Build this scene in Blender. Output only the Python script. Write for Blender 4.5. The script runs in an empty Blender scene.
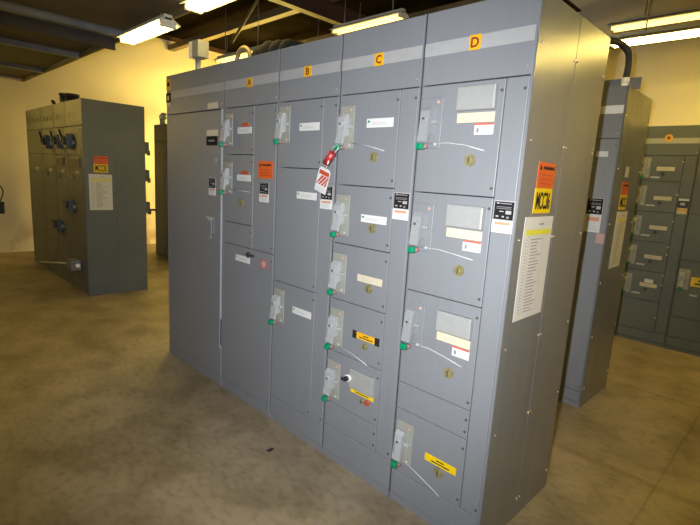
import bpy, bmesh, math, random
from mathutils import Vector, Matrix
random.seed(7)
SC = bpy.context.scene
COL = SC.collection

# ------------------------------------------------------------------ materials
def new_mat(name):
    m = bpy.data.materials.new(name); m.use_nodes = True
    return m, m.node_tree.nodes, m.node_tree.links, m.node_tree.nodes['Principled BSDF']

def plain(name, rgb, rough=0.5, metal=0.0, spec=0.5, var=0.0, scale=8.0, trans=0.0, alpha=1.0, coat=0.0):
    m, N, L, b = new_mat(name)
    b.inputs['Base Color'].default_value = (*rgb, 1)
    b.inputs['Roughness'].default_value = rough
    b.inputs['Metallic'].default_value = metal
    b.inputs['Specular IOR Level'].default_value = spec
    b.inputs['Coat Weight'].default_value = coat
    b.inputs['Alpha'].default_value = alpha
    if trans: b.inputs['Transmission Weight'].default_value = trans
    t = N.new('ShaderNodeTexCoord'); n = N.new('ShaderNodeTexNoise')
    n.inputs['Scale'].default_value = scale; n.inputs['Detail'].default_value = 5
    L.new(t.outputs['Object'], n.inputs['Vector'])
    r = N.new('ShaderNodeValToRGB')
    v = max(var, 0.02)
    r.color_ramp.elements[0].position = 0.3; r.color_ramp.elements[1].position = 0.7
    r.color_ramp.elements[0].color = (*[c * (1 - v) for c in rgb], 1)
    r.color_ramp.elements[1].color = (*[min(1, c * (1 + v)) for c in rgb], 1)
    L.new(n.outputs['Fac'], r.inputs['Fac']); L.new(r.outputs['Color'], b.inputs['Base Color'])
    return m

def paint(name, rgb, rough, streak=0.06, scuff=0.12, dirt=(0.16, 0.13, 0.09)):
    """old enamel on sheet steel: faint vertical brush streaks, blotches, floor dirt, orange peel"""
    m, N, L, b = new_mat(name)
    t = N.new('ShaderNodeTexCoord')
    mp = N.new('ShaderNodeMapping'); mp.inputs['Scale'].default_value = (14, 14, 0.5)
    L.new(t.outputs['Object'], mp.inputs['Vector'])
    n1 = N.new('ShaderNodeTexNoise'); n1.inputs['Scale'].default_value = 2.2; n1.inputs['Detail'].default_value = 4
    L.new(mp.outputs['Vector'], n1.inputs['Vector'])
    n2 = N.new('ShaderNodeTexNoise'); n2.inputs['Scale'].default_value = 1.7; n2.inputs['Detail'].default_value = 6
    L.new(t.outputs['Object'], n2.inputs['Vector'])
    r1 = N.new('ShaderNodeValToRGB')
    r1.color_ramp.elements[0].position = .3; r1.color_ramp.elements[1].position = .7
    r1.color_ramp.elements[0].color = (*[c * (1 - streak) for c in rgb], 1)
    r1.color_ramp.elements[1].color = (*[c * (1 + streak) for c in rgb], 1)
    L.new(n1.outputs['Fac'], r1.inputs['Fac'])
    r2 = N.new('ShaderNodeValToRGB')
    r2.color_ramp.elements[0].position = .35; r2.color_ramp.elements[1].position = .68
    r2.color_ramp.elements[0].color = (1 - scuff, 1 - scuff, 1 - scuff, 1)
    r2.color_ramp.elements[1].color = (1, 1, 1, 1)
    L.new(n2.outputs['Fac'], r2.inputs['Fac'])
    mx = N.new('ShaderNodeMix'); mx.data_type = 'RGBA'; mx.blend_type = 'MULTIPLY'
    mx.inputs['Factor'].default_value = 1
    L.new(r1.outputs['Color'], mx.inputs[6]); L.new(r2.outputs['Color'], mx.inputs[7])
    # dirt specks
    n3 = N.new('ShaderNodeTexNoise'); n3.inputs['Scale'].default_value = 26; n3.inputs['Detail'].default_value = 2
    L.new(t.outputs['Object'], n3.inputs['Vector'])
    r3 = N.new('ShaderNodeValToRGB')
    r3.color_ramp.elements[0].position = .70; r3.color_ramp.elements[0].color = (0, 0, 0, 1)
    r3.color_ramp.elements[1].position = .80; r3.color_ramp.elements[1].color = (.35, .35, .35, 1)
    L.new(n3.outputs['Fac'], r3.inputs['Fac'])
    mx2 = N.new('ShaderNodeMix'); mx2.data_type = 'RGBA'
    L.new(r3.outputs['Color'], mx2.inputs['Factor'])
    L.new(mx.outputs[2], mx2.inputs[6]); mx2.inputs[7].default_value = (*dirt, 1)
    L.new(mx2.outputs[2], b.inputs['Base Color'])
    b.inputs['Roughness'].default_value = rough
    b.inputs['Specular IOR Level'].default_value = 0.55
    bp = N.new('ShaderNodeBump'); bp.inputs['Strength'].default_value = 0.05; bp.inputs['Distance'].default_value = .01
    n4 = N.new('ShaderNodeTexNoise'); n4.inputs['Scale'].default_value = 90
    L.new(t.outputs['Object'], n4.inputs['Vector']); L.new(n4.outputs['Fac'], bp.inputs['Height'])
    L.new(bp.outputs['Normal'], b.inputs['Normal'])
    return m

M = {}
M['gray'] = paint('cabinet_paint_gray', (.126, .1315, .141), .5, streak=.02, scuff=.08)
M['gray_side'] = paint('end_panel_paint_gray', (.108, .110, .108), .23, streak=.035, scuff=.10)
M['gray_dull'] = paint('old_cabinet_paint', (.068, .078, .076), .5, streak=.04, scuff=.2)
M['stripe'] = plain('stripe_light_gray', (.215, .215, .215), .5, var=.05, scale=20)
M['stripe_white'] = plain('stripe_whitish', (.48, .48, .48), .5, var=.04)
M['stripe_old'] = plain('stripe_dull', (.24, .24, .21), .5, var=.05, scale=20)
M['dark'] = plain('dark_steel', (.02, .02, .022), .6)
M['black'] = plain('black_plastic', (.012, .012, .013), .4)
M['rubber'] = plain('black_rubber', (.015, .015, .017), .6, var=.2)
M['elbow'] = plain('matt_black_conduit', (.008, .008, .008), .8, spec=.1)
M['plate'] = plain('beige_plate', (.175, .175, .15), .45, var=.06, scale=30)
M['lever'] = plain('lever_gray_plastic', (.215, .222, .225), .35, var=.06, scale=40)
M['lever_pale'] = plain('lever_pale_plastic', (.165, .172, .178), .35)
M['lever_old'] = plain('lever_blue_gray', (.036, .046, .052), .45, var=.1, scale=30)
M['green'] = plain('green_plastic', (.0, .14, .065), .3, var=.1, scale=50)
M['pink'] = plain('red_plastic', (.22, .09, .09), .4)
M['pilot'] = plain('indicator_pink', (.32, .20, .17), .4)
M['white'] = plain('white_label', (.40, .40, .39), .5, var=.02, scale=40)
M['cream'] = plain('cream_label', (.37, .325, .235), .5, var=.03, scale=40)
M['ink'] = plain('ink_gray', (.13, .13, .135), .6)
M['faint'] = plain('faint_ink', (.27, .27, .265), .6)
M['ink_red'] = plain('ink_red', (.36, .06, .03), .5)
M['ink_pink'] = plain('ink_salmon', (.36, .17, .10), .5)
M['inkblack'] = plain('ink_black', (.010, .008, .008), .8, spec=.1)
M['maroon'] = plain('ink_maroon', (.12, .015, .01), .5)
M['yellow'] = plain('yellow_label', (.48, .33, .0), .45, var=.03, scale=40)
M['amber'] = plain('amber_label', (.48, .25, .005), .45, var=.03, scale=40)
M['orange'] = plain('orange_label', (.40, .065, .008), .45, var=.04, scale=40)
M['red'] = plain('red_tag', (.22, .015, .015), .4, var=.05)
M['silver'] = plain('brushed_nameplate_metal', (.30, .30, .295), .4, metal=.3)
M['panel'] = plain('pilot_panel_gray', (.185, .188, .180), .42, var=.04, scale=30)
M['knob'] = plain('brass_knob', (.16, .14, .06), .4, metal=.2, var=.2, scale=60)
M['knob_red'] = plain('red_knob', (.30, .04, .02), .4)
M['screw'] = plain('zinc_screw', (.06, .058, .055), .5, metal=.3)
M['screw_lit'] = plain('bright_screw', (.5, .46, .36), .35, metal=.7)
M['tie'] = plain('white_nylon', (.30, .30, .30), .4)
M['paper'] = plain('paper_sheet', (.36, .35, .32), .65, var=.02, scale=10)
M['hilite'] = plain('highlighter_yellow', (.42, .38, .03), .6)
M['zinc'] = plain('galvanized_steel', (.22, .22, .21), .42, metal=.3, var=.15, scale=14)
M['joist'] = plain('galvanized_joist', (.24, .25, .25), .42, metal=.2, var=.15, scale=6)
M['beam'] = plain('red_oxide_beam', (.05, .022, .013), .6, var=.2)
M['beam_tan'] = plain('tan_painted_beam', (.16, .12, .06), .6, var=.12)
M['beam_dark'] = plain('dark_steel_beam', (.05, .04, .035), .6, var=.2)
M['brown'] = plain('brown_conduit', (.12, .085, .04), .5, var=.2)
M['fitting'] = plain('white_fitting', (.75, .70, .60), .4)
M['housing'] = plain('lamp_housing_white', (.55, .52, .42), .45, var=.05)
M['wood'] = plain('deck_panel', (.10, .085, .055), .7, var=.22, scale=2.5)
M['roof'] = plain('roof_sheet', (.008, .006, .0035), .9, spec=.0, var=.25, scale=2.0)

def emis(name, rgb, s):
    m, N, L, b = new_mat(name)
    b.inputs['Base Color'].default_value = (.8, .8, .8, 1)
    b.inputs['Emission Color'].default_value = (*rgb, 1)
    b.inputs['Emission Strength'].default_value = s
    return m
AMB = (1.0, .735, .175)
M['tube'] = emis('fluorescent_tube', AMB, 46)
M['tube_deck'] = emis('deck_fluorescent_tube', AMB, 42)
M['fill_wall'] = emis('wall_fill_tube', AMB, 430)  # this and the next three: tubes of lamps added out of view
M['fill_right'] = emis('right_fill_tube', AMB, 130)
M['fill_far'] = emis('far_fill_tube', AMB, 125)
M['fill_bay'] = emis('bay_fill_tube', AMB, 190)
M['tube_dim'] = emis('aged_fluorescent_tube', AMB, 2.6)

def wall_mat():
    m, N, L, b = new_mat('cream_painted_wall')
    t = N.new('ShaderNodeTexCoord')
    n = N.new('ShaderNodeTexNoise'); n.inputs['Scale'].default_value = .9; n.inputs['Detail'].default_value = 7
    L.new(t.outputs['Object'], n.inputs['Vector'])
    r = N.new('ShaderNodeValToRGB')
    r.color_ramp.elements[0].position = .3; r.color_ramp.elements[0].color = (.64, .56, .40, 1)
    r.color_ramp.elements[1].position = .65; r.color_ramp.elements[1].color = (.74, .66, .49, 1)
    L.new(n.outputs['Fac'], r.inputs['Fac'])
    # reddish brown scuffs low on the wall
    sx = N.new('ShaderNodeSeparateXYZ'); L.new(t.outputs['Object'], sx.inputs[0])
    mr = N.new('ShaderNodeMapRange'); mr.inputs[1].default_value = .75; mr.inputs[2].default_value = .05
    L.new(sx.outputs['Z'], mr.inputs[0])
    n2 = N.new('ShaderNodeTexNoise'); n2.inputs['Scale'].default_value = 2.6; n2.inputs['Detail'].default_value = 8
    L.new(t.outputs['Object'], n2.inputs['Vector'])
    r2 = N.new('ShaderNodeValToRGB'); r2.color_ramp.elements[0].position = .5; r2.color_ramp.elements[1].position = .72
    L.new(n2.outputs['Fac'], r2.inputs['Fac'])
    mu = N.new('ShaderNodeMath'); mu.operation = 'MULTIPLY'
    L.new(mr.outputs[0], mu.inputs[0]); L.new(r2.outputs['Color'], mu.inputs[1])
    mx = N.new('ShaderNodeMix'); mx.data_type = 'RGBA'
    L.new(mu.outputs[0], mx.inputs['Factor']); L.new(r.outputs['Color'], mx.inputs[6])
    mx.inputs[7].default_value = (.36, .18, .08, 1)
    L.new(mx.outputs[2], b.inputs['Base Color'])
    b.inputs['Roughness'].default_value = .75
    return m
M['wall'] = wall_mat()

def floor_mat():
    m, N, L, b = new_mat('worn_concrete')
    t = N.new('ShaderNodeTexCoord')
    def noise(s, d, vec=None):
        n = N.new('ShaderNodeTexNoise'); n.inputs['Scale'].default_value = s; n.inputs['Detail'].default_value = d
        L.new(vec or t.outputs['Object'], n.inputs['Vector']); return n
    def ramp(src, p0, c0, p1, c1):
        r = N.new('ShaderNodeValToRGB'); e = r.color_ramp.elements
        e[0].position = p0; e[0].color = (*c0, 1); e[1].position = p1; e[1].color = (*c1, 1)
        L.new(src, r.inputs['Fac']); return r
    big = ramp(noise(.75, 9).outputs['Fac'], .34, (.128, .102, .064), .66, (.235, .192, .132))
    med = ramp(noise(3.4, 10).outputs['Fac'], .36, (.70, .68, .64), .56, (1, 1, 1))
    mp = N.new('ShaderNodeMapping'); mp.inputs['Scale'].default_value = (1, 1.6, 1)
    mp.inputs['Rotation'].default_value = (0, 0, .5); L.new(t.outputs['Object'], mp.inputs['Vector'])
    fine = ramp(noise(17, 8, mp.outputs['Vector']).outputs['Fac'], .34, (.80, .785, .76), .52, (1, 1, 1))
    def mul(a, c):
        x = N.new('ShaderNodeMix'); x.data_type = 'RGBA'; x.blend_type = 'MULTIPLY'; x.inputs['Factor'].default_value = 1
        L.new(a, x.inputs[6]); L.new(c, x.inputs[7]); return x.outputs[2]
    c = mul(mul(big.outputs['Color'], med.outputs['Color']), fine.outputs['Color'])
    # saw-cut joints, along x at y=2.62, 0.15(right only) ... and along y at x=0.43
    sx = N.new('ShaderNodeSeparateXYZ'); L.new(t.outputs['Object'], sx.inputs[0])
    wob = noise(3, 3)
    def line(axis, pos, w):
        s = N.new('ShaderNodeMath'); s.operation = 'MULTIPLY_ADD'; s.inputs[1].default_value = .03; s.inputs[2].default_value = -pos - .015
        L.new(wob.outputs['Fac'], s.inputs[0])
        a = N.new('ShaderNodeMath'); a.operation = 'ADD'; L.new(sx.outputs[axis], a.inputs[0]); L.new(s.outputs[0], a.inputs[1])
        ab = N.new('ShaderNodeMath'); ab.operation = 'ABSOLUTE'; L.new(a.outputs[0], ab.inputs[0])
        r = N.new('ShaderNodeMapRange'); r.inputs[1].default_value = w; r.inputs[2].default_value = w * 2.2
        L.new(ab.outputs[0], r.inputs[0]); return r.outputs[0]
    for ax, pos, w, col in (('Y', 2.63, .006, (.66, .62, .55)), ('X', .42, .004, (.78, .75, .7)), ('Y', 1.20, .020, (.80, .77, .7))):
        ln = line(ax, pos, w)
        x = N.new('ShaderNodeMix'); x.data_type = 'RGBA'; L.new(ln, x.inputs['Factor'])
        x.inputs[6].default_value = (*col, 1); x.inputs[7].default_value = (1, 1, 1, 1)
        c = mul(c, x.outputs[2])
    L.new(c, b.inputs['Base Color'])
    rr = ramp(noise(2.0, 6).outputs['Fac'], .3, (.42,) * 3, .7, (.62,) * 3)
    L.new(rr.outputs['Color'], b.inputs['Roughness'])
    bp = N.new('ShaderNodeBump'); bp.inputs['Strength'].default_value = .12; bp.inputs['Distance'].default_value = .01
    L.new(noise(35, 6).outputs['Fac'], bp.inputs['Height']); L.new(bp.outputs['Normal'], b.inputs['Normal'])
    b.inputs['Specular IOR Level'].default_value = .35
    return m
M['floor'] = floor_mat()

# ------------------------------------------------------------------ mesh builder
class MB:
    def __init__(s): s.bm = bmesh.new(); s.mats = []
    def mi(s, m):
        if m not in s.mats: s.mats.append(m)
        return s.mats.index(m)
    def faces(s, verts, m, smooth=False):
        fs = set()
        for v in verts:
            for f in v.link_faces: fs.add(f)
        i = s.mi(m)
        for f in fs: f.material_index = i; f.smooth = smooth
    def box(s, x0, x1, y0, y1, z0, z1, m, bev=0.0):
        r = bmesh.ops.create_cube(s.bm, size=1, matrix=Matrix.Translation(((x0+x1)/2, (y0+y1)/2, (z0+z1)/2)) @ Matrix.Diagonal((abs(x1-x0), abs(y1-y0), abs(z1-z0), 1)))
        vs = r['verts']
        if bev:
            es = set(e for v in vs for e in v.link_edges)
            rr = bmesh.ops.bevel(s.bm, geom=list(es), offset=bev, segments=2, profile=.5, affect='EDGES')
            i = s.mi(m)
            seen = set(rr['faces'])
            for v in rr['verts']:
                for f in v.link_faces: seen.add(f)
            for f in seen: f.material_index = i
        else: s.faces(vs, m)
        return s
    def cyl(s, p0, p1, r, m, r2=None, seg=20, smooth=True):
        p0 = Vector(p0); p1 = Vector(p1); d = p1 - p0
        q = Vector((0, 0, 1)).rotation_difference(d.normalized()).to_matrix().to_4x4()
        g = bmesh.ops.create_cone(s.bm, cap_ends=True, segments=seg, radius1=r, radius2=r if r2 is None else r2, depth=d.length,
                                  matrix=Matrix.Translation((p0 + p1) / 2) @ q)
        i = s.mi(m)
        fs = set(f for v in g['verts'] for f in v.link_faces)
        for f in fs: f.material_index = i; f.smooth = smooth and len(f.verts) == 4
        return s
    def tube(s, pts, r, m, seg=10):
        pts = [Vector(p) for p in pts]; i = s.mi(m); rings = []
        up = None
        for k, p in enumerate(pts):
            d = (pts[min(k+1, len(pts)-1)] - pts[max(k-1, 0)]).normalized()
            if up is None: up = d.orthogonal().normalized()
            up = (up - d * up.dot(d)).normalized(); sd = d.cross(up)
            rings.append([s.bm.verts.new(p + (up * math.cos(2*math.pi*j/seg) + sd * math.sin(2*math.pi*j/seg)) * r) for j in range(seg)])
        for a, b in zip(rings, rings[1:]):
            for j in range(seg):
                f = s.bm.faces.new((a[j], a[(j+1) % seg], b[(j+1) % seg], b[j])); f.material_index = i; f.smooth = True
        for rg in (rings[0][::-1], rings[-1]):
            f = s.bm.faces.new(rg); f.material_index = i
        return s
    def poly(s, pts, n, thick, m):
        """extruded flat outline; pts in 3D, n = extrusion vector"""
        i = s.mi(m); n = Vector(n) * thick
        a = [s.bm.verts.new(Vector(p)) for p in pts]; b = [s.bm.verts.new(Vector(p) + n) for p in pts]
        fs = [s.bm.faces.new(a[::-1]), s.bm.faces.new(b)]
        for k in range(len(a)): fs.append(s.bm.faces.new((a[k], a[(k+1) % len(a)], b[(k+1) % len(a)], b[k])))
        for f in fs: f.material_index = i
        return s
    def text(s, txt, cx, cz, h, m, y=0.0, frame='front', w=None, bold=0.0):
        """real lettering: 'front' in the xz plane facing -y, 'side' in the yz plane facing +x (then cx is y and y is x)"""
        cu = bpy.data.curves.new('t', 'FONT'); cu.body = txt; cu.align_x = 'LEFT'; cu.size = 1; cu.extrude = .01; cu.offset = bold
        cu.resolution_u = 3
        o = bpy.data.objects.new('t', cu); COL.objects.link(o)
        dg = bpy.context.evaluated_depsgraph_get(); dg.update()
        me = bpy.data.meshes.new_from_object(o.evaluated_get(dg))
        bpy.data.objects.remove(o); bpy.data.curves.remove(cu)
        xs = [v.co.x for v in me.vertices]; ys = [v.co.y for v in me.vertices]
        x0, x1, y0, y1 = min(xs), max(xs), min(ys), max(ys)
        sc = h / (y1 - y0); sxx = sc if w is None else w / (x1 - x0)
        vm = []
        for v in me.vertices:
            u = (v.co.x - (x0+x1)/2) * sxx; q = (v.co.y - (y0+y1)/2) * sc; e = v.co.z / .01 * .0008
            vm.append(s.bm.verts.new((cx+u, y-e, cz+q) if frame == 'front' else (y+e, cx+u, cz+q)))
        i = s.mi(m)
        for f in me.polygons:
            try:
                g = s.bm.faces.new([vm[k] for k in f.vertices]); g.material_index = i
            except ValueError: pass
        bpy.data.meshes.remove(me)
        return s
    def build(s, name, parent=None, label=None, cat=None, group=None, kind=None, loc=None):
        me = bpy.data.meshes.new(name)
        bmesh.ops.recalc_face_normals(s.bm, faces=list(s.bm.faces))
        s.bm.to_mesh(me); s.bm.free()
        for m in s.mats: me.materials.append(m)
        o = bpy.data.objects.new(name, me); COL.objects.link(o)
        if parent: o.parent = parent
        if loc: o.location = loc
        if label: o['label'] = label
        if cat: o['category'] = cat
        if group: o['group'] = group
        if kind: o['kind'] = kind
        return o

def thing(name, loc, label, cat, group=None):
    o = bpy.data.objects.new(name, None); COL.objects.link(o); o.location = loc
    o.empty_display_size = .1; o['label'] = label; o['category'] = cat
    if group: o['group'] = group
    return o

# ------------------------------------------------------------------ cabinet kit (local frame: x right, y in, z up, door faces at y=0)
def lines(mb, x0, x1, z0, z1, n, m, y, rag=True):
    dz = (z1 - z0) / n
    for i in range(n):
        z = z1 - (i + .5) * dz; xe = x0 + (x1 - x0) * (random.uniform(.6, 1) if rag else 1)
        mb.box(x0, xe, y - .0006, y, z - dz * .18, z + dz * .18, m)

def white_label(p, x, z, w=.168, h=.040, m='white', dot=True, name='name_label'):
    mb = MB(); mb.box(x, x+w, -.003, 0, z, z+h, M[m])
    if dot: mb.box(x+w*.05, x+w*.12, -.0042, -.003, z+h*.55, z+h*.8, M['green'])
    lines(mb, x+w*.2, x+w*.85, z+h*.25, z+h*.65, 2, M['faint'], -.003)
    return mb.build(name, p)

def yellow_label(p, x, z, w=.164, h=.032, ends=False, m='yellow'):
    mb = MB(); mb.box(x, x+w, -.003, 0, z, z+h, M[m])
    mb.box(x+w*.38, x+w*.62, -.004, -.003, z+h*.60, z+h*.74, M['inkblack'])
    mb.box(x+w*.22, x+w*.8, -.004, -.003, z+h*.24, z+h*.38, M['inkblack'])
    if ends:
        mb.box(x-.012, x+.016, -.0055, 0, z-.003, z+h+.003, M['black']); mb.box(x+w-.016, x+w+.012, -.0055, 0, z-.003, z+h+.003, M['black'])
    return mb.build('warning_label', p, label='yellow label')

def knob(p, x, z, r=.024, m='knob'):
    mb = MB(); mb.cyl((x, 0, z), (x, -.006, z), r, M[m], seg=24); mb.cyl((x, -.006, z), (x, -.012, z), r*.7, M[m], seg=24)
    mb.box(x-.003, x+.003, -.015, -.011, z-r*.55, z+r*.55, M['screw'])
    return mb.build('latch_knob', p)

def screw(mb, x, z, r=.0058, m='screw', y=0.0):
    mb.cyl((x, y, z), (x, y-.004, z), r, M[m], seg=10)

def tie(p, pts, r=.0022):
    MB().tube([(x, -.006, z) for x, z in pts], r, M['tie'], 6).build('tie_cord', p)

def handle(p, x, z, plate='plate', lever='lever', wide=False):
    """disconnect operator: flush plate, protruding lever body, green grip at its lower end.  x = door left edge, z = grip height"""
    mb = MB()
    px0, px1 = (x+.012, x+.112) if not wide else (x+.004, x+.118)
    mb.box(px0, px1, -.006, 0, z-.005, z+.205, M[plate], .003)
    mb.cyl((px1-.022, -.006, z+.185), (px1-.022, -.010, z+.185), .007, M['pilot'], seg=12)
    mb.cyl((px1-.022, -.006, z+.012), (px1-.022, -.010, z+.012), .006, M['tie'], seg=12)
    mb.build('handle_plate', p, label='beige handle plate' if plate == 'plate' else None)
    mb = MB(); c = x + .056
    # side profile of the lever body, extruded across x
    prof = [(-.004, z+.160), (-.022, z+.166), (-.036, z+.148), (-.042, z+.09), (-.050, z+.022), (-.038, z+.012), (-.028, z+.05), (-.004, z+.06)]
    mb.poly([(c-.026, a, b) for a, b in prof], (1, 0, 0), .046, M[lever])
    mb.cyl((c-.004, -.036, z+.115), (c-.004, -.045, z+.115), .016, M[lever], seg=16)
    mb.cyl((c-.004, -.044, z+.115), (c-.004, -.048, z+.115), .006, M['screw'], seg=12)
    mb.box(c-.022, c-.014, -.047, -.036, z+.03, z+.10, M['plate'])
    mb.box(c+.020, c+.046, -.022, -.004, z+.095, z+.110, M[lever], .002)
    mb.build('operating_lever', p)
    mb = MB()
    mb.box(c-.020, c+.010, -.066, -.036, z-.013, z+.013, M['green'], .005)
    mb.box(c+.006, c+.018, -.044, -.026, z-.008, z+.008, M['pink'], .003)
    mb.build('lever_grip', p, label='green lever grip')

def nameplate(p, x, z_top, w=.096, split=.075, bot=.050, wh='white', red=True):
    mb = MB(); z1 = z_top; z0 = z_top - split
    mb.box(x, x+w, -.0025, 0, z0, z1, M['silver']); mb.box(x+.004, x+w-.004, -.004, -.002, z0+.002, z1-.004, M['inkblack'])
    def t(a, b, c, d, m): mb.box(x+a*w, x+b*w, -.0048, -.004, z0+c*split, z0+d*split, M[m])
    t(.15, .25, .82, .90, 'silver'); t(.28, .85, .83, .88, 'ink'); t(.15, .85, .66, .69, 'ink'); t(.15, .85, .58, .61, 'ink')
    t(.30, .50, .42, .47, 'silver'); t(.60, .86, .32, .50, 'silver'); t(.15, .28, .14, .22, 'silver'); t(.44, .54, .14, .22, 'silver'); t(.66, .78, .10, .20, 'ink')
    mb.build('nameplate', p, label='black and silver rating nameplate')
    mb = MB(); mb.box(x-.001, x+w-.002, -.003, 0, z0-bot, z0-.001, M[wh])
    mb.box(x+w*.12, x+w*.86, -.004, -.003, z0-bot*.38, z0-bot*.15, M['ink_pink'])
    lines(mb, x+w*.12, x+w*.85, z0-bot*.9, z0-bot*.45, 4, M['faint'], -.003)
    mb.build('warning_label', p, label='white warning label below nameplate')

def door(root, x0, x1, z0, z1, name='door', m='gray', screws=True, g=.002):
    mb = MB(); mb.box(x0+g, x1-g, 0, .020, z0+g, z1-g, M[m], .0025)
    if screws:
        if z1 - z0 > .1:
            screw(mb, x1-.014, z1-.045); screw(mb, x1-.014, z0+.035)
    return mb.build(name, root)

def letter_plate(root, ch, cx, cz, w=.062, h=.054, wobble=0):
    mb = MB(); mb.box(cx-w/2, cx+w/2, -.0035, 0, cz-h/2, cz+h/2, M['amber'])
    mb.text(ch, cx, cz, h*.68, M['maroon'], y=-.0042, bold=.02)
    return mb.build('letter_plate', root, label='yellow letter %s plate' % ch)

H = 2.286
def shell(root, W, D, m='gray', left_end=False, right_end=False, base=.036, header=1.995, stripe=True, seam_shade=True, sm='stripe', stripe_x=None):
    """sheet-steel box open in front: flanges, recessed dark pan, top, back"""
    mb = MB(); g = .0015
    y0 = .0
    mb.box(.0075, .0093, y0, D, 0, H, M[m]); mb.box(W-.0075, W-(.0025 if not right_end else .0), y0, D, 0, H, M[m])
    mb.box(-.0015 if seam_shade else .0005, .0075, .003 if seam_shade else .05, D, base, H-.001, M['dark'])  # dark strip in the section seam stands in for shade inside the gap
    mb.box(.006, W-.006, .004, D, H-.012, H, M[m]); mb.box(.006, W-.006, D-.012, D, 0, H-.012, M[m])
    mb.box(.006, W-.006, .060, .07, base, H-.012, M['dark']); mb.box(.006, W-.006, .004, D-.012, 0, base, M[m])
    mb.build('cabinet_body', root)
    mb = MB(); mb.box(.0095, W-.008, 0, .020, header-.0005, H-.002, M[m], .0015)
    screw(mb, W-.022, header+.03, .004, 'screw_lit')
    hp = mb.build('header_cover', root)
    if stripe:
        a, b = stripe_x or (.008, W-.008)
        MB().box(a, b, -.0015, 0, 2.110, 2.163, M[sm]).build('stripe_band', hp, label='light gray stripe across the header')
    return hp

# ================================================================== main lineup, MCC36
DEP = .733
# ---- section D
W = .4985
D = thing('control_cabinet', (-W, 0, 0), 'gray cabinet marked D, with operator panels, near right end of the long lineup', 'electrical cabinet')
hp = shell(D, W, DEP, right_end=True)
letter_plate(hp, 'D', W-.25, 2.137, .050, .056)
dx0, dx1 = .008, W-.100
for i, (z0, z1, gz) in enumerate(((1.542, 1.992, 1.736), (1.092, 1.542, 1.289), (.635, 1.092, .838))):
    d = door(D, dx0, dx1, z0, z1)
    handle(d, dx0, gz, plate='gray', lever='lever_pale', wide=True)
    top = (1.970, 1.502, 1.040)[i]
    mb = MB(); px = W-.298
    mb.box(px, px+.170, -.024, 0, top-.092, top, M['panel'], .004)
    mb.box(px+.006, px+.164, -.0255, -.0235, top-.088, top-.006, M['panel'], .001)
    mb.build('operator_panel', d, label='raised light gray operator panel')
    white_label(d, W-.300, top-.138, .168, .038, 'cream', dot=False)
    mb = MB(); mb.box(W-.215, W-.132, -.003, 0, top-.186, top-.142, M['white'])
    mb.box(W-.215, W-.132, -.004, -.003, top-.149, top-.142, M['ink_red']); mb.box(W-.205, W-.195, -.004, -.003, top-.178, top-.160, M['ink'])
    lines(mb, W-.190, W-.14, top-.183, top-.152, 3, M['faint'], -.003)
    mb.build('instruction_label', d, label='small white label with a red top line')
    knob(d, W-.222, (1.684, 1.228, .768)[i])
    dz = (0, .0, 0)[i]
    tie(d, ((W-.427, (1.750, 1.300, .846)[i]), (W-.33, (1.753, 1.302, .848)[i]), (W-.25, (1.744, 1.294, .836)[i]), (W-.160, (1.722, 1.283, .818)[i])), .0025)
d = door(D, dx0, dx1, .500, .635, 'blank_cover'); 
d = door(D, dx0, dx1, .172, .500)
handle(d, dx0, .238); yellow_label(d, W-.303, .312, .168, .036); knob(d, W-.223, .283)
tie(d, ((W-.41, .242), (W-.35, .226), (W-.29, .206), (W-.205, .174)), .0025)
wd = door(D, dx1, W-.008, .172, 1.992, 'wireway_door')
nameplate(wd, W-.094, 1.534, .088)
door(D, dx0, W-.008, .038, .172, 'bottom_cover', screws=False)
# right end panels (rear and front half) with stickers
ep = MB(); ep.box(W, W+.003, .004, .364, .002, H-.002, M['gray_side']); ep.box(W, W+.003, .368, DEP-.002, .002, H-.002, M['gray_side'])
for y in (.040, .355, .380, .705):
    for z in (2.11, 1.765, 1.385, .935, .556, .107):
        ep.cyl((W+.003, y, z), (W+.007, y, z), .005 if y in (.355, .705) else .003, M['screw_lit'] if (y, z) != (.38, 2.11) else M['screw'], seg=10)
ep = ep.build('end_panel', D)

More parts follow.
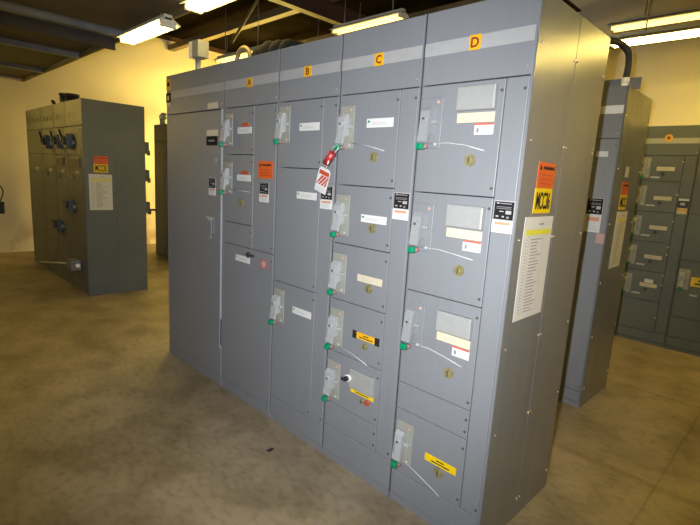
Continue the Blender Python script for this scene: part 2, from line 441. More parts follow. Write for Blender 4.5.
def side_stickers(ep, X, y0, num, w=.165, zs=(1.590, 1.692, 1.488), pz=(1.045, 1.474), py=(.076, .345), lead=True):
    mb = MB(); zm, zt, zb = zs
    mb.box(X, X+.0015, y0, y0+w, zm, zt, M['orange'])
    mb.poly([(X+.0015, y0+.012, zt-.030), (X+.0015, y0+.034, zt-.030), (X+.0015, y0+.023, zt-.010)], (1, 0, 0), .0008, M['inkblack'])
    mb.text('WARNING', y0+w*.60, zt-.022, .013, M['inkblack'], y=X+.0022, frame='side', w=w*.66, bold=.02)
    for k in range(3): mb.box(X+.0015, X+.0022, y0+.02, y0+w*random.uniform(.8, .93), zt-.052-k*.017, zt-.048-k*.017, M['red'])
    mb.build('warning_sticker', ep, label='orange warning sticker')
    mb = MB(); mb.box(X, X+.0015, y0-.004, y0+w-.004, zb, zm-.001, M['yellow'])
    mb.text(num, y0+w/2-.004, (zb+zm)/2, .070, M['inkblack'], y=X+.0022, frame='side', w=w*.80, bold=.012)
    mb.build('name_sticker', ep, label='yellow sticker lettered %s' % num)
    mb = MB(); a, b = py; c, e = pz
    mb.box(X, X+.0015, a, b, c, e, M['paper'])
    mb.box(X+.0015, X+.0022, a+.02, b-.015, e-.075, e-.052, M['hilite'])
    mb.box(X+.0015, X+.002, (a+b)/2, (a+b)/2+.045, e-.034, e-.027, M['ink'])
    n = 24; dz = (e-c-.11)/n
    for k in range(n):
        z = e-.092-k*dz
        mb.box(X+.0015, X+.002, a+.030, a+.040, z-.0025, z+.0015, M['ink'])
        mb.box(X+.0015, X+.002, a+.075, a+.075+random.uniform(.05, .12), z-.0025, z+.0015, M['ink'])
    mb.box(X+.0015, X+.0018, a+.055, a+.0565, c+.02, e-.08, M['ink']); mb.box(X+.0015, X+.0018, a+.195, a+.1965, c+.02, e-.08, M['ink'])
    mb.build('directory_sheet', ep, label='white paper circuit directory')
side_stickers(ep, W+.003, .138, 'MCC36')

# ---- section C
X0 = -1.0083; W = .5098
C = thing('control_cabinet', (X0, 0, 0), 'gray cabinet marked C, with five levers, standing between cabinets B and D', 'electrical cabinet')
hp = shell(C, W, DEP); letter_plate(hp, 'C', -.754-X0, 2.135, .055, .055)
dx0, dx1 = .008, -.609-X0
for i, (z0, z1, gz) in enumerate(((1.548, 1.992, 1.733), (1.243, 1.548, 1.293), (.940, 1.243, .985), (.645, .940, .683), (.340, .645, .381))):
    d = door(C, dx0, dx1, z0, z1); handle(d, dx0-.002, gz)
    lx = -.806-X0
    if i == 0: white_label(d, lx, 1.828, .166, .042); knob(d, -.747-X0, 1.690); tie(d, ((-.90-X0, 1.758), (-.78-X0, 1.742), (-.68-X0, 1.719)))
    if i == 1: white_label(d, lx, 1.373, .166, .038); knob(d, -.727-X0, 1.347)
    if i == 2: white_label(d, lx, 1.070, .166, .036, 'cream', dot=False); knob(d, -.724-X0, 1.042)
    if i == 3: yellow_label(d, lx+.004, .768, .160, .034, ends=True, m='amber'); knob(d, -.724-X0, .738, .018); tie(d, ((-.922-X0, .690), (-.80-X0, .672), (-.695-X0, .645)))
    if i == 4:
        mb = MB(); a = -.803-X0
        mb.box(a, a+.166, -.024, 0, .494, .597, M['panel'], .003); mb.box(a+.008, a+.158, -.026, -.023, .502, .588, M['panel'], .001)
        mb.build('operator_panel', d, label='raised light gray operator panel')
        mb = MB(); mb.cyl((a+.002, -.022, .548), (a+.002, -.040, .548), .020, M['white'], seg=20)
        mb.cyl((a+.002, -.040, .548), (a+.002, -.052, .548), .014, M['black'], seg=16); mb.box(a-.024, a+.006, -.062, -.050, .538, .552, M['black'], .003)
        mb.build('selector_switch', d, label='white and black selector switch')
        yellow_label(d, a-.003, .464, .164, .030)
        knob(d, a+.085, .440, .014); knob(d, a+.120, .443, .016, 'knob_red')
door(C, dx0, dx1, .198, .340, 'blank_cover')
wd = door(C, dx1, W-.008, .198, 1.992, 'wireway_door'); nameplate(wd, -.604-X0, 1.533, .094)
door(C, dx0, W-.008, .038, .198, 'bottom_cover', screws=False)

# ---- section B
X0 = -1.5259; W = .5175
B = thing('control_cabinet', (X0, 0, 0), 'gray cabinet marked B, with two levers and tall blank doors, between cabinets A and C', 'electrical cabinet')
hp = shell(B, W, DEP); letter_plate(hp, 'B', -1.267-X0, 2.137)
dx0, dx1 = .008, -1.127-X0
d = door(B, dx0, dx1, 1.622, 1.992); handle(d, dx0, 1.765); white_label(d, -1.32-X0, 1.826, .166, .042)
d = door(B, dx0, dx1, .934, 1.622); white_label(d, -1.322-X0, 1.452, .170, .040)
d = door(B, dx0, dx1, .170, .934); handle(d, dx0, .684); white_label(d, -1.322-X0, .772, .168, .040)
wd = door(B, dx1, W-.008, .170, 1.992, 'wireway_door'); nameplate(wd, -1.116-X0, 1.538, .094)
door(B, dx0, W-.008, .038, .170, 'bottom_cover', screws=False)

# ---- section A
X0 = -2.1332; W = .6073
A = thing('control_cabinet', (X0, 0, 0), 'gray cabinet marked A, with red markers and an orange sticker on its front', 'electrical cabinet')
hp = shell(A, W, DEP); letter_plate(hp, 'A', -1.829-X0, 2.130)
dx0, dx1 = .008, -1.770-X0
for z0, z1, gz, lz in ((1.692, 1.992, 1.752, 1.824), (1.240, 1.692, 1.437, 1.524)):
    d = door(A, dx0, dx1, z0, z1); handle(d, dx0, gz)
    white_label(d, -1.956-X0, lz, .160, .040, dot=False)
    mb = MB(); mb.box(-1.905-X0, -1.828-X0, -.004, 0, lz+.041, lz+.066, M['knob_red'], .001); mb.box(-1.826-X0, -1.812-X0, -.004, 0, lz+.041, lz+.062, M['knob'])
    mb.build('marker_label', d, label='small red marker above the label')
    if gz < 1.5: tie(d, ((-2.02-X0, 1.460), (-1.9-X0, 1.460), (-1.803-X0, 1.457))); mb = MB(); mb.box(-1.93-X0, -1.875-X0, -.006, 0, 1.365, 1.405, M['knob'], .002); mb.build('latch_knob', d)
door(A, dx0, dx1, 1.090, 1.240, 'blank_cover')
wd = door(A, dx1, W-.008, 1.090, 1.992, 'wireway_door'); nameplate(wd, -1.692-X0, 1.530, .096)
mb = MB(); a = -1.714-X0
mb.box(a, a+.152, -.002, 0, 1.550, 1.655, M['orange'])
mb.poly([(a+.012, -.002, 1.623), (a+.034, -.002, 1.623), (a+.023, -.002, 1.643)], (0, -1, 0), .0012, M['inkblack'])
mb.text('WARNING', a+.09, 1.632, .013, M['inkblack'], y=-.0028, w=.095, bold=.02)
for k in range(3): mb.box(a+.02, a+.13, -.0028, -.002, 1.600-k*.016, 1.604-k*.016, M['red'])
mb.build('warning_sticker', wd, label='orange warning sticker')
d = door(A, dx0, W-.008, .075, 1.090, 'tall_door')
white_label(d, -1.958-X0, .988, .168, .042)
mb = MB(); mb.box(-1.674-X0, -1.586-X0, -.002, 0, .985, 1.045, M['pink']); mb.cyl((-1.63-X0, -.002, 1.015), (-1.63-X0, -.003, 1.015), .022, M['pilot'], seg=16)
mb.build('round_sticker', d, label='faded red sticker')
mb = MB(); mb.box(-1.83-X0, -1.74-X0, -.008, 0, 1.040, 1.055, M['dark']); mb.box(-1.81-X0, -1.79-X0, -.012, 0, 1.03, 1.065, M['dark']); mb.build('door_catch', d)
door(A, dx0, W-.008, .012, .073, 'bottom_cover', screws=False)

# ---- section 0, the wide incoming section
X0 = -3.0099; W = .8767
Z = thing('control_cabinet', (X0, 0, 0), 'wide gray cabinet with one tall plain door, at the left end of the long lineup', 'electrical cabinet')
hp = shell(Z, W, DEP, seam_shade=False, stripe_x=(.085, W-.008), sm='stripe')
mb = MB(); mb.box(.008, .084, -.003, 0, 2.178, 2.258, M['amber']); mb.box(.025, .068, -.004, -.003, 2.205, 2.235, M['inkblack']); mb.build('header_label', hp, label='amber corner label')
mb = MB(); mb.box(.006, .080, -.004, 0, 2.085, 2.155, M['inkblack']); mb.box(.01, .076, -.004, 0, 2.055, 2.084, M['cream']); mb.box(.03, .056, -.005, -.004, 2.10, 2.135, M['amber']); mb.build('header_label', hp, label='black corner label')
mb = MB(); mb.box(-2.347-X0, -2.215-X0, -.003, 0, 2.000, 2.040, M['cream']); mb.build('header_label', hp, label='beige label above the door')
d = door(Z, .008, W-.012, .075, 1.990, 'tall_door', screws=False)
mb = MB(); a = -2.36-X0
mb.box(a, a+.15, -.003, 0, 1.816, 1.858, M['cream']); mb.box(a, a+.145, -.004, 0, 1.752, 1.815, M['inkblack']); mb.box(a+.03, a+.11, -.005, -.004, 1.778, 1.79, M['ink'])
mb.build('name_label', d, label='cream over black name label')
mb = MB(); mb.cyl((-2.228-X0, 0, 1.652), (-2.228-X0, -.006, 1.652), .018, M['panel'], seg=20); mb.build('key_cylinder', d)
nameplate(d, -2.326-X0, 1.530, .094)
mb = MB(); a = -2.27-X0
mb.box(a-.022, a+.022, -.006, 0, 1.13, 1.262, M['gray'], .002); mb.cyl((a+.0, -.006, 1.235), (a, -.03, 1.235), .011, M['silver']); mb.box(a-.035, a+.04, -.036, -.026, 1.238, 1.252, M['silver'], .003)
mb.box(a+.012, a+.022, -.028, -.018, 1.13, 1.245, M['gray'], .002); mb.cyl((a-.03, 0, 1.10), (a-.03, -.006, 1.10), .013, M['panel'])
mb.build('door_handle', d, label='chrome swing handle')
mb = MB(); mb.box(W-.013, W-.009, -.012, 0, .30, 1.99, M['lever']); mb.box(W-.010, W-.004, -.008, 0, .32, .52, M['dark']); mb.build('edge_highlight_strip', Z, label='edge strip with painted highlight')  # highlight along the cabinet edge put into the strip's pale colour
door(Z, .008, W-.008, .012, .073, 'bottom_cover', screws=False)

# ---- hanging lockout padlock + tag on cabinet B/C
lock = thing('lockout_padlock', (-.985, -.07, 1.655), 'red lockout padlock hanging from the top lever between cabinets B and C', 'padlock')
mb = MB()
ax = Vector((-.058, 0, -.062)).normalized(); p0 = Vector((.022, .0, .050)); 
mb.cyl(p0, p0+ax*.075, .0185, M['red'], seg=20); mb.cyl(p0+ax*.075, p0+ax*.083, .0185, M['silver'], r2=.012, seg=20)
mb.build('lock_body', lock)
mb = MB(); mb.tube([p0+Vector((-.010, 0, .006)), p0+Vector((.004, .003, .030)), p0+Vector((.022, .006, .040)), p0+Vector((.032, .006, .022)), p0+Vector((.012, 0, -.004))], .003, M['silver'], 8); mb.build('shackle', lock)
tg = thing('danger_tag', (-1.094, -.028, 1.512), 'red and white striped danger tag wired to the red padlock on cabinet B', 'tag')
mb = MB()
T = Matrix.Rotation(math.radians(17), 4, 'Y') @ Matrix.Diagonal((1.12, 1, .9, 1))
def tp(u, v, y=0): q = T @ Vector((u, y, v)); return (q.x, q.y, q.z)
mb.poly([tp(-.042, -.012), tp(.042, -.012), tp(.042, .118), tp(.028, .134), tp(-.028, .134), tp(-.042, .118)], (0, -1, 0), .0012, M['white'])
mb.box(0, .0001, -.001, 0, 0, .0001, M['white'])
for k in range(4):
    u = -.040 + k*.0205
    a0, a1 = max(-.040, u-.012), min(.040, u+.030)
    mb.poly([tp(u-.004 if k else -.04, .030, -.0014), tp(min(.04, u+.008), .030, -.0014), tp(min(.04, u+.046), .088, -.0014), tp(min(.04, u+.030), .088, -.0014)], (0, -1, 0), .0006, M['knob_red'])
mb.poly([tp(-.034, .092, -.0014), tp(.036, .092, -.0014), tp(.036, .116, -.0014), tp(-.034, .116, -.0014)], (0, -1, 0), .0006, M['knob_red'])
for k in range(2): mb.poly([tp(-.03, .010-k*.012, -.0014), tp(.028, .010-k*.012, -.0014), tp(.028, .013-k*.012, -.0014), tp(-.03, .013-k*.012, -.0014)], (0, -1, 0), .0004, M['faint'])
mb.build('tag_card', tg)
mb = MB(); q = tp(.005, .125); mb.tube([(q[0], -.004, q[2]), (q[0]+.02, -.012, q[2]+.022), (.105, -.05, .135), (.12, -.06, .150)], .003, M['fitting'], 6); mb.build('tag_wire', tg)

# ---- equipment on top of the main lineup
def arc(c, r, a0, a1, n, plane='xz', y=0):
    out = []
    for i in range(n+1):
        t = math.radians(a0 + (a1-a0)*i/n)
        out.append((c[0]+r*math.cos(t), c[1], c[2]+r*math.sin(t)) if plane == 'xz' else (c[0], c[1]+r*math.cos(t), c[2]+r*math.sin(t)))
    return out
jb = thing('junction_box', (-2.74, .13, H), 'gray metal junction box raised on a short pipe atop the wide incoming cabinet', 'junction box')
MB().cyl((0, 0, 0), (0, 0, .13), .020, M['zinc']).cyl((0, 0, 0), (0, 0, .012), .032, M['zinc']).build('conduit_pipe', jb)
MB().box(-.02, .075, -.04, .05, .125, .245, M['zinc'], .004).build('box_body', jb)
MB().box(-.085, -.02, -.035, .04, .130, .248, M['fitting'], .006).build('box_cover', jb, label='paler cover half')
cl = thing('flexible_conduit', (-2.22, .2, H), 'brown flexible conduit looping out of the top of cabinet A', 'conduit')
MB().tube([(-.10, 0, 0)] + arc((0, 0, .06), .085, 180, 0, 14) + [(.09, 0, 0)], .016, M['brown'], 10).build('conduit_hose', cl)
MB().cyl((-.10, 0, 0), (-.10, 0, .03), .024, M['zinc']).cyl((.09, 0, 0), (.09, 0, .03), .024, M['zinc']).build('conduit_fitting', cl)
for k in range(4):
    x = -2.06 + k*.10
    words = ('leftmost', 'second', 'third', 'rightmost')[k]
    b = thing('conduit_elbow', (x, .2, H), 'black conduit elbow on the lineup top above cabinet A, %s of four' % words, 'conduit', 'black conduit elbows on the lineup top')
    hh = (.10, .12, .11, .10)[k]
    MB().tube([(0, 0, 0), (0, 0, hh-.04)] + arc((0, .05, hh-.04), .05, 180, 90, 6, 'yz') + [(0, .2, hh+.012), (0, .34, hh+.008)], .036, M['elbow'], 14).build('conduit_hose', b)
    MB().cyl((0, 0, 0), (0, 0, .03), .05, M['black'], seg=8).cyl((0, .30, hh+.008), (0, .36, hh+.008), .041, M['elbow']).build('conduit_fitting', b)

# ================================================================== MCC35 (left, further back)
XS = (-7.88, -7.03, -6.39, -5.87, -5.24); YF = .03; DD = .70
descs = ('dark gray cabinet nearest the left wall in the far MCC35 lineup', 'second cabinet from the wall in the far MCC35 lineup, dark front with lever',
         'third cabinet from the wall in the far MCC35 lineup, above the grey floor pipe', 'end cabinet of the far left lineup, with MCC35 sticker and paper on its side')
for k in range(4):
    x0, x1 = XS[k], XS[k+1]; W = x1-x0
    r = thing('control_cabinet', (x0, YF, 0), descs[k], 'electrical cabinet')
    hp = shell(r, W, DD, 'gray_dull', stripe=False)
    for j in range(3 if k < 3 else 2):
        MB().box(W*.15+j*W*.26, W*.15+j*W*.26+W*.16, -.003, 0, 2.09, 2.15, M['black']).build('header_label', hp)
    cols = ((.008, W-.008),)
    zz = (1.99, 1.66, 1.25, .60, .04) if k != 2 else (1.99, 1.66, 1.16, .55, .04)
    for j in range(4):
        d = door(r, .008, W-.085, zz[j+1], zz[j], m='gray_dull')
        if j == 0:
            cx = (.72, .30, .22, .30)[k] if k else .62
            if k > 0:
                mb = MB(); cx = {0: -6.98-x0-.12, 1: -6.27-x0-.05, 2: -5.72-x0-.2, 3: .20}[k]
                cx = min(max(cx, .12), W-.2)
                mb.box(cx-.07, cx+.07, -.07, 0, 1.735, 1.90, M['lever_old'], .008); mb.cyl((cx, -.07, 1.82), (cx, -.10, 1.82), .045, M['lever_old'], seg=18)
                mb.poly([(cx-.12, -.09, 1.93), (cx-.09, -.09, 1.945), (cx+.02, -.09, 1.83), (cx-.01, -.09, 1.80)], (0, -1, 0), .02, M['black'])
                mb.build('operating_lever', d)
                mb = MB(); mb.cyl((cx+.11, 0, 1.80), (cx+.11, -.03, 1.80), .030, M['panel']); mb.build('indicator_lamp', d)
        if j == 1 and k in (2, 3):
            mb = MB(); mb.box(.03, W-.12, -.012, 0, 1.52, 1.63, M['gray_dull'], .004); mb.box(.06, W-.15, -.014, -.012, 1.54, 1.61, M['dark']); mb.build('meter_window', d)
        if j == 1:
            mb = MB(); mb.cyl((W*.35, 0, 1.40), (W*.35, -.02, 1.40), .024, M['panel']); mb.build('indicator_lamp', d)
            MB().box(W*.5, W*.72, -.003, 0, 1.44, 1.475, M['cream']).build('name_label', d)
        if j == 2 and k >= 2:
            mb = MB(); cx = (0, 0, .12, .14)[k]; z = (.98, .74, .76, 1.06)[k]
            mb.box(cx-.08, cx+.06, -.06, 0, z-.09, z+.06, M['lever_old'], .008); mb.cyl((cx, -.06, z), (cx, -.09, z), .04, M['lever_old'])
            mb.box(cx-.13, cx, -.10, -.085, z+.03, z+.055, M['black']); mb.build('operating_lever', d)
            mb = MB(); mb.cyl((cx+.12, 0, z-.02), (cx+.12, -.03, z-.02), .028, M['panel']); mb.build('indicator_lamp', d)
    door(r, W-.085, W-.008, .04, 1.99, 'wireway_door', m='gray_dull')
    if k == 3:
        mb = MB(); mb.box(W, W+.003, .004, .345, .002, H-.002, M['gray_dull']); mb.box(W, W+.003, .349, DD-.002, .002, H-.002, M['gray_dull'])
        ep = mb.build('end_panel', r)
        side_stickers(ep, W+.003, .108, 'MCC35', w=.155, zs=(1.570, 1.662, 1.475), pz=(1.035, 1.452), py=(.045, .300))
        for z in (1.80, 1.46, 1.06):      # levers on the rear doors
            mb = MB(); mb.box(W-.10, W-.02, DD, DD+.06, z-.07, z+.07, M['lever_old'], .006); mb.box(W-.075, W-.05, DD+.05, DD+.085, z-.09, z-.03, M['black'], .004)
            if z == 1.06: mb.box(W-.07, W-.03, DD+.06, DD+.14, z-.045, z-.02, M['black'], .004)
            mb.build('rear_lever', r)
gp = thing('floor_conduit', (-6.5, YF-.07, 0), 'thin gray pipe and small box running low across the front of the MCC35 lineup', 'conduit')
MB().tube([(-.78, 0, 0), (-.78, 0, .06), (-.72, 0, .095), (.84, 0, .335)], .013, M['zinc'], 8).build('conduit_pipe', gp)
MB().box(.83, 1.00, -.04, .068, .275, .40, M['gray'], .004).build('box_body', gp)
MB().cyl((1.09, 0, .36), (1.14, 0, .36), .022, M['fitting']).cyl((1.0, 0, .35), (1.10, 0, .358), .012, M['zinc']).build('conduit_fitting', gp)
for k, (x, hh, rr) in enumerate(((-6.78, .17, .085), (-6.55, .15, .085))):
    b = thing('conduit_elbow', (x, .30, H), ('left' if k == 0 else 'right') + ' of two fat black conduit stubs on top of the MCC35 lineup', 'conduit')
    MB().cyl((0, 0, 0), (0, 0, hh), rr, M['rubber'], seg=18).cyl((0, 0, hh), (0, 0, hh+.03), rr*1.12, M['black'], seg=18).build('conduit_hose', b)
b = thing('cable_end', (-7.50, .35, H+.001), 'black cable end slanting up from the top of the MCC35 lineup', 'cable')
MB().tube([(.12, 0, .02), (.0, 0, .05), (-.10, 0, .12), (-.18, 0, .17)], .026, M['rubber'], 10).cyl((.12, 0, 0), (.12, 0, .04), .034, M['black']).build('conduit_hose', b)

# ================================================================== second row behind: olive cabinets (left) and bluish cabinets (right)
for k in range(2):
    x0 = -7.66 + k*.508; W = .508
    r = thing('control_cabinet', (x0, 1.87, 0), ('olive looking cabinet seen through the gap left of the long lineup' if k == 0 else 'cabinet hidden mostly behind the incoming cabinet, right of the olive one'), 'electrical cabinet')
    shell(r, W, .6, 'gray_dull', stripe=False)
    for z0, z1 in ((1.3, 1.99), (.7, 1.3), (.04, .7)): door(r, .008, W-.1, z0, z1, m='gray_dull')
    door(r, W-.1, W-.008, .04, 1.99, 'wireway_door', m='gray_dull')
hb = thing('conduit_hub', (-7.44, 1.95, H), 'pale round conduit fitting atop the olive cabinet in the gap', 'conduit')
MB().cyl((0, 0, 0), (0, 0, .10), .030, M['zinc']).cyl((-.10, 0, 0), (-.10, 0, .13), .024, M['zinc']).build('conduit_pipe', hb)
MB().cyl((0, -.03, .14), (0, .03, .14), .060, M['zinc'], seg=24).cyl((0, -.05, .14), (0, -.03, .14), .035, M['fitting'], seg=20).box(-.13, -.07, -.03, .03, .10, .17, M['fitting'], .008).build('conduit_fitting', hb)

XR = -.215
for k in range(2):
    W = .508; x0 = XR - W*(k+1)
    r = thing('control_cabinet', (x0, 1.85, 0), ('bluish cabinet right behind the long lineup, stickers on its right side' if k == 0 else 'cabinet left of the slim bluish one, hidden behind the long lineup'), 'electrical cabinet')
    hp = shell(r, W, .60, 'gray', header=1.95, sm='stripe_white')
    for z0, z1 in ((1.55, 1.948), (1.1, 1.55), (.65, 1.1), (.125, .65)): door(r, .008, W-.16, z0, z1)
    wd = door(r, W-.16, W-.008, .125, 1.948, 'wireway_door')
    door(r, .008, W-.008, .038, .125, 'bottom_cover', screws=False)
    if k == 0:
        MB().box(W-.140, W-.062, -.003, 0, 1.825, 1.862, M['white']).build('name_label', wd)
        nameplate(wd, W-.150, 1.545, .108, .115, .125)
        MB().box(W-.060, W-.006, -.004, -.001, 1.232, 1.300, M['pilot']).build('side_label', wd, label='faded pink label')
        mb = MB(); mb.box(W, W+.003, .003, .598, .002, H-.002, M['gray_side'])
        for y in (.03, .57):
            for z in (2.1, 1.75, 1.37, .95, .55, .15): mb.cyl((W+.003, y, z), (W+.007, y, z), .006, M['screw_lit'], seg=10)
        ep = mb.build('end_panel', r)
        mb = MB(); mb.box(W+.003, W+.0045, .215, .29, 1.70, 1.775, M['cream']); mb.build('name_label', ep)
        side_stickers(ep, W+.003, .185, 'MCC', w=.165, zs=(1.575, 1.665, 1.470), pz=(1.04, 1.455), py=(.17, .42))
        mb = MB(); mb.box(.03, W+.03, .145, .157, H, H+.075, M['gray']); mb.box(.03, W-.01, .157, .20, H, H+.006, M['gray']); mb.build('top_flange', r)
hs = thing('flexible_conduit', (-.263, 1.93, H), 'thick black flexible conduit arching down onto the bluish cabinet', 'conduit')
MB().cyl((0, 0, 0), (0, 0, .04), .022, M['fitting'], seg=20).cyl((0, 0, .03), (0, 0, .065), .026, M['fitting'], seg=8).build('conduit_fitting', hs, label='white threaded fitting')
pts = [(0, 0, .06), (.004, 0, .12), (.006, -.01, .17), (0, -.03, .22), (-.03, -.07, .262), (-.07, -.16, .272), (-.14, -.35, .25), (-.24, -.65, .20), (-.33, -.95, .14), (-.38, -1.15, .08), (-.39, -1.24, .04), (-.39, -1.26, .004)]
def smooth(pts, n=6):
    P = [Vector(p) for p in pts]; out = []
    for i in range(len(P)-1):
        a = P[max(i-1, 0)]; b = P[i]; c = P[i+1]; d = P[min(i+2, len(P)-1)]
        for k in range(n):
            t = k/n; out.append(.5*((2*b)+(c-a)*t+(2*a-5*b+4*c-d)*t*t+(3*b-a-3*c+d)*t**3))
    out.append(P[-1]); return out
MB().tube(smooth(pts), .021, M['rubber'], 14).build('conduit_hose', hs)

# ================================================================== back row against the back wall
YB = 4.06
XB = (-.638, -.13, .378, .886)
bd = ('dull gray back wall cabinet with five small levers and cream labels', 'dull gray back wall cabinet with a yellow label at the right picture edge', 'dull gray back wall cabinet beyond the right picture edge')
for k in range(3):
    x0 = XB[k]; W = .508
    r = thing('control_cabinet', (x0, YB, 0), bd[k], 'electrical cabinet')
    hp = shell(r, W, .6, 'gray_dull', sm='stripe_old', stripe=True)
    if k == 0:
        mb = MB(); mb.cyl((-.407-x0, 0, 2.165), (-.407-x0, -.004, 2.165), .036, M['amber'], seg=24); mb.box(-.42-x0, -.394-x0, -.005, -.004, 2.15, 2.18, M['maroon']); mb.build('letter_plate', hp, label='round orange marker')
        zz = (1.99, 1.728, 1.414, 1.098, .785, .47)
        for j in range(5):
            d = door(r, .008, W-.11, zz[j+1], zz[j], m='gray_dull')
            gz = zz[j+1]+.06 if j else 1.765
            handle(d, .0, gz, lever='panel')
            lz = (1.862, 1.562, 1.256, .944, .640)[j]
            lx = (-.47, -.452, -.447, -.447, -.447)[j]-x0
            white_label(d, lx, lz-.025, .16, .040, 'cream', dot=False)
            mb = MB(); mb.box(.125, .205, -.004, 0, gz-.005, gz+.012, M['tie']); mb.build('tag_strip', d)
            knob(d, lx+.06, lz-.055, .018, 'dark')
            if j == 4: MB().box(lx+.04, lx+.12, -.004, 0, lz+.02, lz+.06, M['white']).build('note_label', d, label='small white note')
        door(r, .008, W-.11, .14, .47, 'blank_cover', m='gray_dull')
        wd = door(r, W-.11, W-.008, .14, 1.99, 'wireway_door', m='gray_dull')
        mb = MB(); a = W-.100
        mb.box(a, a+.088, -.004, 0, 1.475, 1.565, M['black']); mb.box(a, a+.088, -.005, 0, 1.545, 1.565, M['white']); mb.box(a+.02, a+.06, -.0055, -.004, 1.50, 1.525, M['silver']); mb.build('nameplate', wd)
        MB().box(a, a+.088, -.004, 0, 1.412, 1.472, M['cream']).box(a, a+.088, -.005, -.003, 1.44, 1.462, M['amber']).build('warning_label', wd, label='orange and cream warning label')
        mb = MB()
        for z in (1.93, 1.60, 1.33, 1.06, .98, .76, .66, .30): mb.cyl((W-.118, 0, z), (W-.118, -.005, z), .007, M['screw_lit'], seg=8)
        mb.build('latch_screw', r)
    else:
        for z0, z1 in ((1.42, 1.99), (.95, 1.42), (.36, .95)):
            d = door(r, .008, W-.11, z0, z1, m='gray_dull')
            if z1 < 1: handle(d, .0, .66, lever='panel'); yellow_label(d, .125, .70, .16, .095); MB().box(.135, .2, -.006, 0, .60, .617, M['tie']).build('tag_strip', d)
            elif k == 2: handle(d, .0, z0+.08, lever='panel')
        door(r, .008, W-.11, .14, .36, 'blank_cover', m='gray_dull')
        door(r, W-.11, W-.008, .14, 1.99, 'wireway_door', m='gray_dull')
    door(r, .008, W-.008, .038, .14, 'bottom_cover', m='gray_dull', screws=False)

# ================================================================== small loose things
ph = thing('wall_phone', (-8.83, -.2, .66), 'black handset hanging by a cord on the cream wall at the left picture edge', 'phone')
MB().box(.0, .07, -.10, .035, .0, .20, M['black'], .012).box(.07, .10, -.08, .015, .03, .17, M['black'], .01).build('phone_body', ph)
MB().tube(smooth([(.03, -.02, .20), (.03, .02, .30), (.03, .03, .38), (.03, -.01, .47), (.02, -.09, .53), (.02, -.16, .50)]), .011, M['rubber'], 8).build('phone_cord', ph)
for k, (x, y, s) in enumerate(((-1.22, -.21, .022),)):
    mb = MB(); mb.poly([(-s*.4, -s, 0), (s*.3, -s*.8, 0), (s*.5, s*.2, 0), (s*.2, s, 0), (-s*.5, s*.5, 0)], (0, 0, 1), .006, M['black'])
    mb.build('scrap', None, 'tiny black scrap lying on the concrete in front of cabinet B', 'scrap', loc=(x, y, 0))

# ================================================================== room
MB().box(-8.83, 6, -8, 4.78, -.06, 0, M['floor']).build('floor', kind='structure')
MB().box(-8.93, -8.83, -8, 4.88, 0, 4.16, M['wall']).build('wall_left', kind='structure')
MB().box(-8.83, 6, 4.78, 4.88, 0, 4.16, M['wall']).build('wall_back', kind='structure')
MB().box(6, 6.1, -8, 4.88, 0, 4.16, M['wall']).build('wall_right', kind='structure')
MB().box(-8.83, 6, -8.1, -8, 0, 4.16, M['wall']).build('wall_front', kind='structure')
MB().box(-8.83, 6, -8, 4.78, 4.10, 4.16, M['roof']).build('ceiling', kind='structure')
MB().box(-8.83, 6, -8, .22, 2.87, 2.93, M['wood']).build('ceiling_low', kind='structure')
n = 1
def trim(mb):
    global n
    mb.build('trim_%d' % n, kind='structure'); n += 1
for x, m, h in ((-7.52, 'joist', .05), (-5.85, 'joist', .06), (-4.67, 'beam_dark', .12), (-4.36, 'joist', .06), (-2.80, 'joist', .06), (-1.25, 'joist', .06), (.3, 'joist', .06), (1.8, 'joist', .06)):
    mb = MB(); z = 2.87
    w_ = .045 if m == 'joist' else .03
    mb.box(x-w_, x+w_, -7.95, .21, z-h, z-h+.006, M[m]); mb.box(x-.004, x+.004, -7.95, .21, z-h, z, M[m]); mb.box(x-.045, x+.045, -7.95, .21, z-.006, z, M[m])
    trim(mb)
trim(MB().box(-8.83, 6, .20, .23, 2.82, 2.95, M['beam_tan']))
# upper beams
for x in (-4.2, -1.8, 1.2): trim(MB().box(x-.06, x+.06, .24, 4.78, 3.60, 3.615, M['beam']).box(x-.01, x+.01, .24, 4.78, 3.615, 3.80, M['beam']).box(x-.06, x+.06, .24, 4.78, 3.80, 3.815, M['beam']))
trim(MB().tube([(-5.36, 2.0, 3.33), (-4.28, 2.0, 4.09)], .02, M['beam_tan'], 8))
for y in (1.4, 2.72, 4.0): trim(MB().box(-8.8, 6, y-.06, y+.06, 3.83, 3.93, M['beam_tan']))
trim(MB().box(-8.83, -8.79, .3, 4.78, 4.02, 4.10, M['beam']))

# ================================================================== lamps
def lamp(x0, x1, y, z, tube, label, drop=0.0, shade=True, rw=.07, turn=False, grp='fluorescent lamps'):
    L = x1 - x0
    r = thing('fluorescent_lamp', ((x0+x1)/2, y, z), label, 'ceiling light', grp)
    mb = MB(); mb.box(-L/2, L/2, -.035, .035, .035, .085, M['housing'], .004)
    if shade:
        mb.poly([(-L/2, -rw-.035, .012), (-L/2, -.035, .045), (-L/2, .035, .045), (-L/2, rw+.035, .012), (-L/2, rw+.035, .020), (-L/2, .035, .060), (-L/2, -.035, .060), (-L/2, -rw-.035, .020)], (1, 0, 0), L, M['housing'])
    mb.build('lamp_housing', r)
    for s in (-.045, .045):
        MB().cyl((-L/2+.03, s, .005), (L/2-.03, s, .005), .016, M[tube], seg=12).build('lamp_tube', r)
    for e in (-1, 1): MB().box(e*(L/2-.03), e*(L/2), -.065, .065, -.014, .036, M['housing']).build('lamp_socket', r)
    if drop > 0:
        for e in (-.7, .7): MB().cyl((e*L/2, 0, .08), (e*L/2, 0, .08+drop), .006, M['zinc'], seg=8).build('hanger_rod', r)
    if turn: r.rotation_euler.z = math.pi/2
    return r
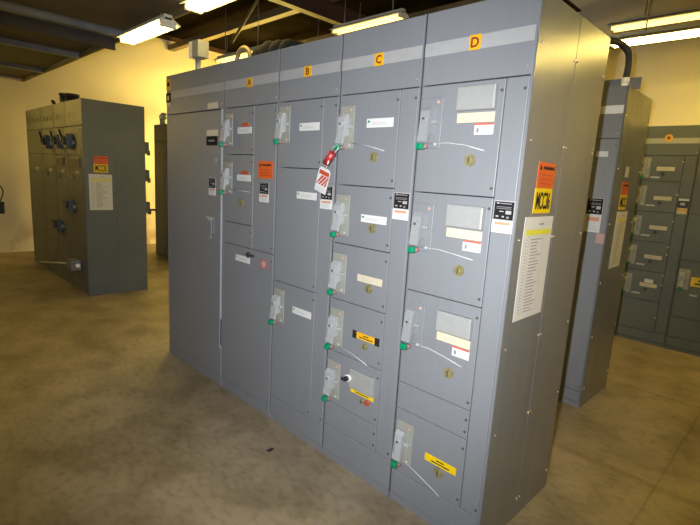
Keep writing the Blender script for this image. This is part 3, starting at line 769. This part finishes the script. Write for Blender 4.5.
lamp(-4.12, -3.22, .12, 2.725, 'tube_deck', 'glaring fluorescent lamp under the low ceiling edge, top left of the picture', .04)
lamp(-2.75, -1.70, .09, 2.745, 'tube_deck', 'fluorescent lamp cut by the top picture edge, above the incoming cabinet', .04)
lamp(-6.03, -4.83, 2.19, 3.18, 'tube_dim', 'far fluorescent lamp peeking over cabinet A, left of the dark elbows', .65)
lamp(-4.22, -3.04, 2.88, 3.48, 'tube_dim', 'far fluorescent lamp peeking over the seam of cabinets B and C', .35)
lamp(-.90, 1.05, 3.45, 2.98, 'tube', 'bright long fluorescent lamp above the slim bluish cabinet, right of the picture', .85)
lamp(1.15, 3.1, 3.45, 2.98, 'tube', 'bright long fluorescent lamp continuing the row beyond the right picture edge', .85)
lamp(-1.02, 1.0, 3.75, 3.21, 'tube_dim', 'yellowish fluorescent lamp just above the bright one on the right', .70)
lamp(-9.1, -7.7, -2.0, 2.745, 'fill_far', 'added unseen lamp under the low ceiling beside the left wall, in front of the lineups', .04, turn=True)  # unseen lamp added to brighten the far left wall and cabinet fronts
# lamps added out of view to bring up the walls and floor
lamp(-8.1, -6.3, 3.65, 2.6, 'fill_wall', 'unseen lamp added along the left wall behind the long lineup', 1.25, turn=True, shade=False)  # unseen lamp added to light the left wall, placed by the floor shadow
lamp(-5.0, -3.8, 3.1, 2.85, 'fill_bay', 'added fill lamp, hidden behind cabinets A and B', .95)  # added behind the lineup for more light in the bay

lamp(.85, 2.05, .60, 3.25, 'fill_right', 'added fill lamp above the aisle, beyond the top right corner', .5)  # added above the frame to lift the floor on the right

# ================================================================== camera, flash, world
cam = bpy.data.cameras.new('camera'); co = bpy.data.objects.new('camera', cam); COL.objects.link(co)
r_ = Vector((0.70665934, 0.70523481, 0.05724019)); u_ = Vector((-0.16556136, 0.08615722, 0.98242881)); f_ = Vector((-0.68791134, 0.70371926, -0.17764344))
pos = Vector((.82266309, -1.72890998, 1.59007368))
co.matrix_world = Matrix(((r_.x, u_.x, -f_.x, pos.x), (r_.y, u_.y, -f_.y, pos.y), (r_.z, u_.z, -f_.z, pos.z), (0, 0, 0, 1)))
cam.sensor_fit = 'HORIZONTAL'; cam.sensor_width = 36; cam.lens = 36*473.4336/700; cam.clip_start = .02
SC.camera = co
fl = bpy.data.lights.new('camera_flash', 'SPOT'); fl.energy = 765; fl.spot_size = math.radians(92); fl.spot_blend = 1.0; fl.color = (.93, .95, .98); fl.shadow_soft_size = .012
fo = bpy.data.objects.new('camera_flash', fl); COL.objects.link(fo); fo.matrix_world = co.matrix_world.copy(); fo.location = pos + r_*-.07 + u_*.07

w = bpy.data.worlds.new('world'); SC.world = w; w.use_nodes = True
w.node_tree.nodes['Background'].inputs[0].default_value = (1, .75, .4, 1); w.node_tree.nodes['Background'].inputs[1].default_value = .02
SC.view_settings.view_transform = 'Standard'; SC.view_settings.look = 'None'; SC.view_settings.gamma = 1; SC.view_settings.exposure = 0
SC.view_settings.use_curve_mapping = False
SC.cycles.use_denoising = True
SC.cycles.max_bounces = 6
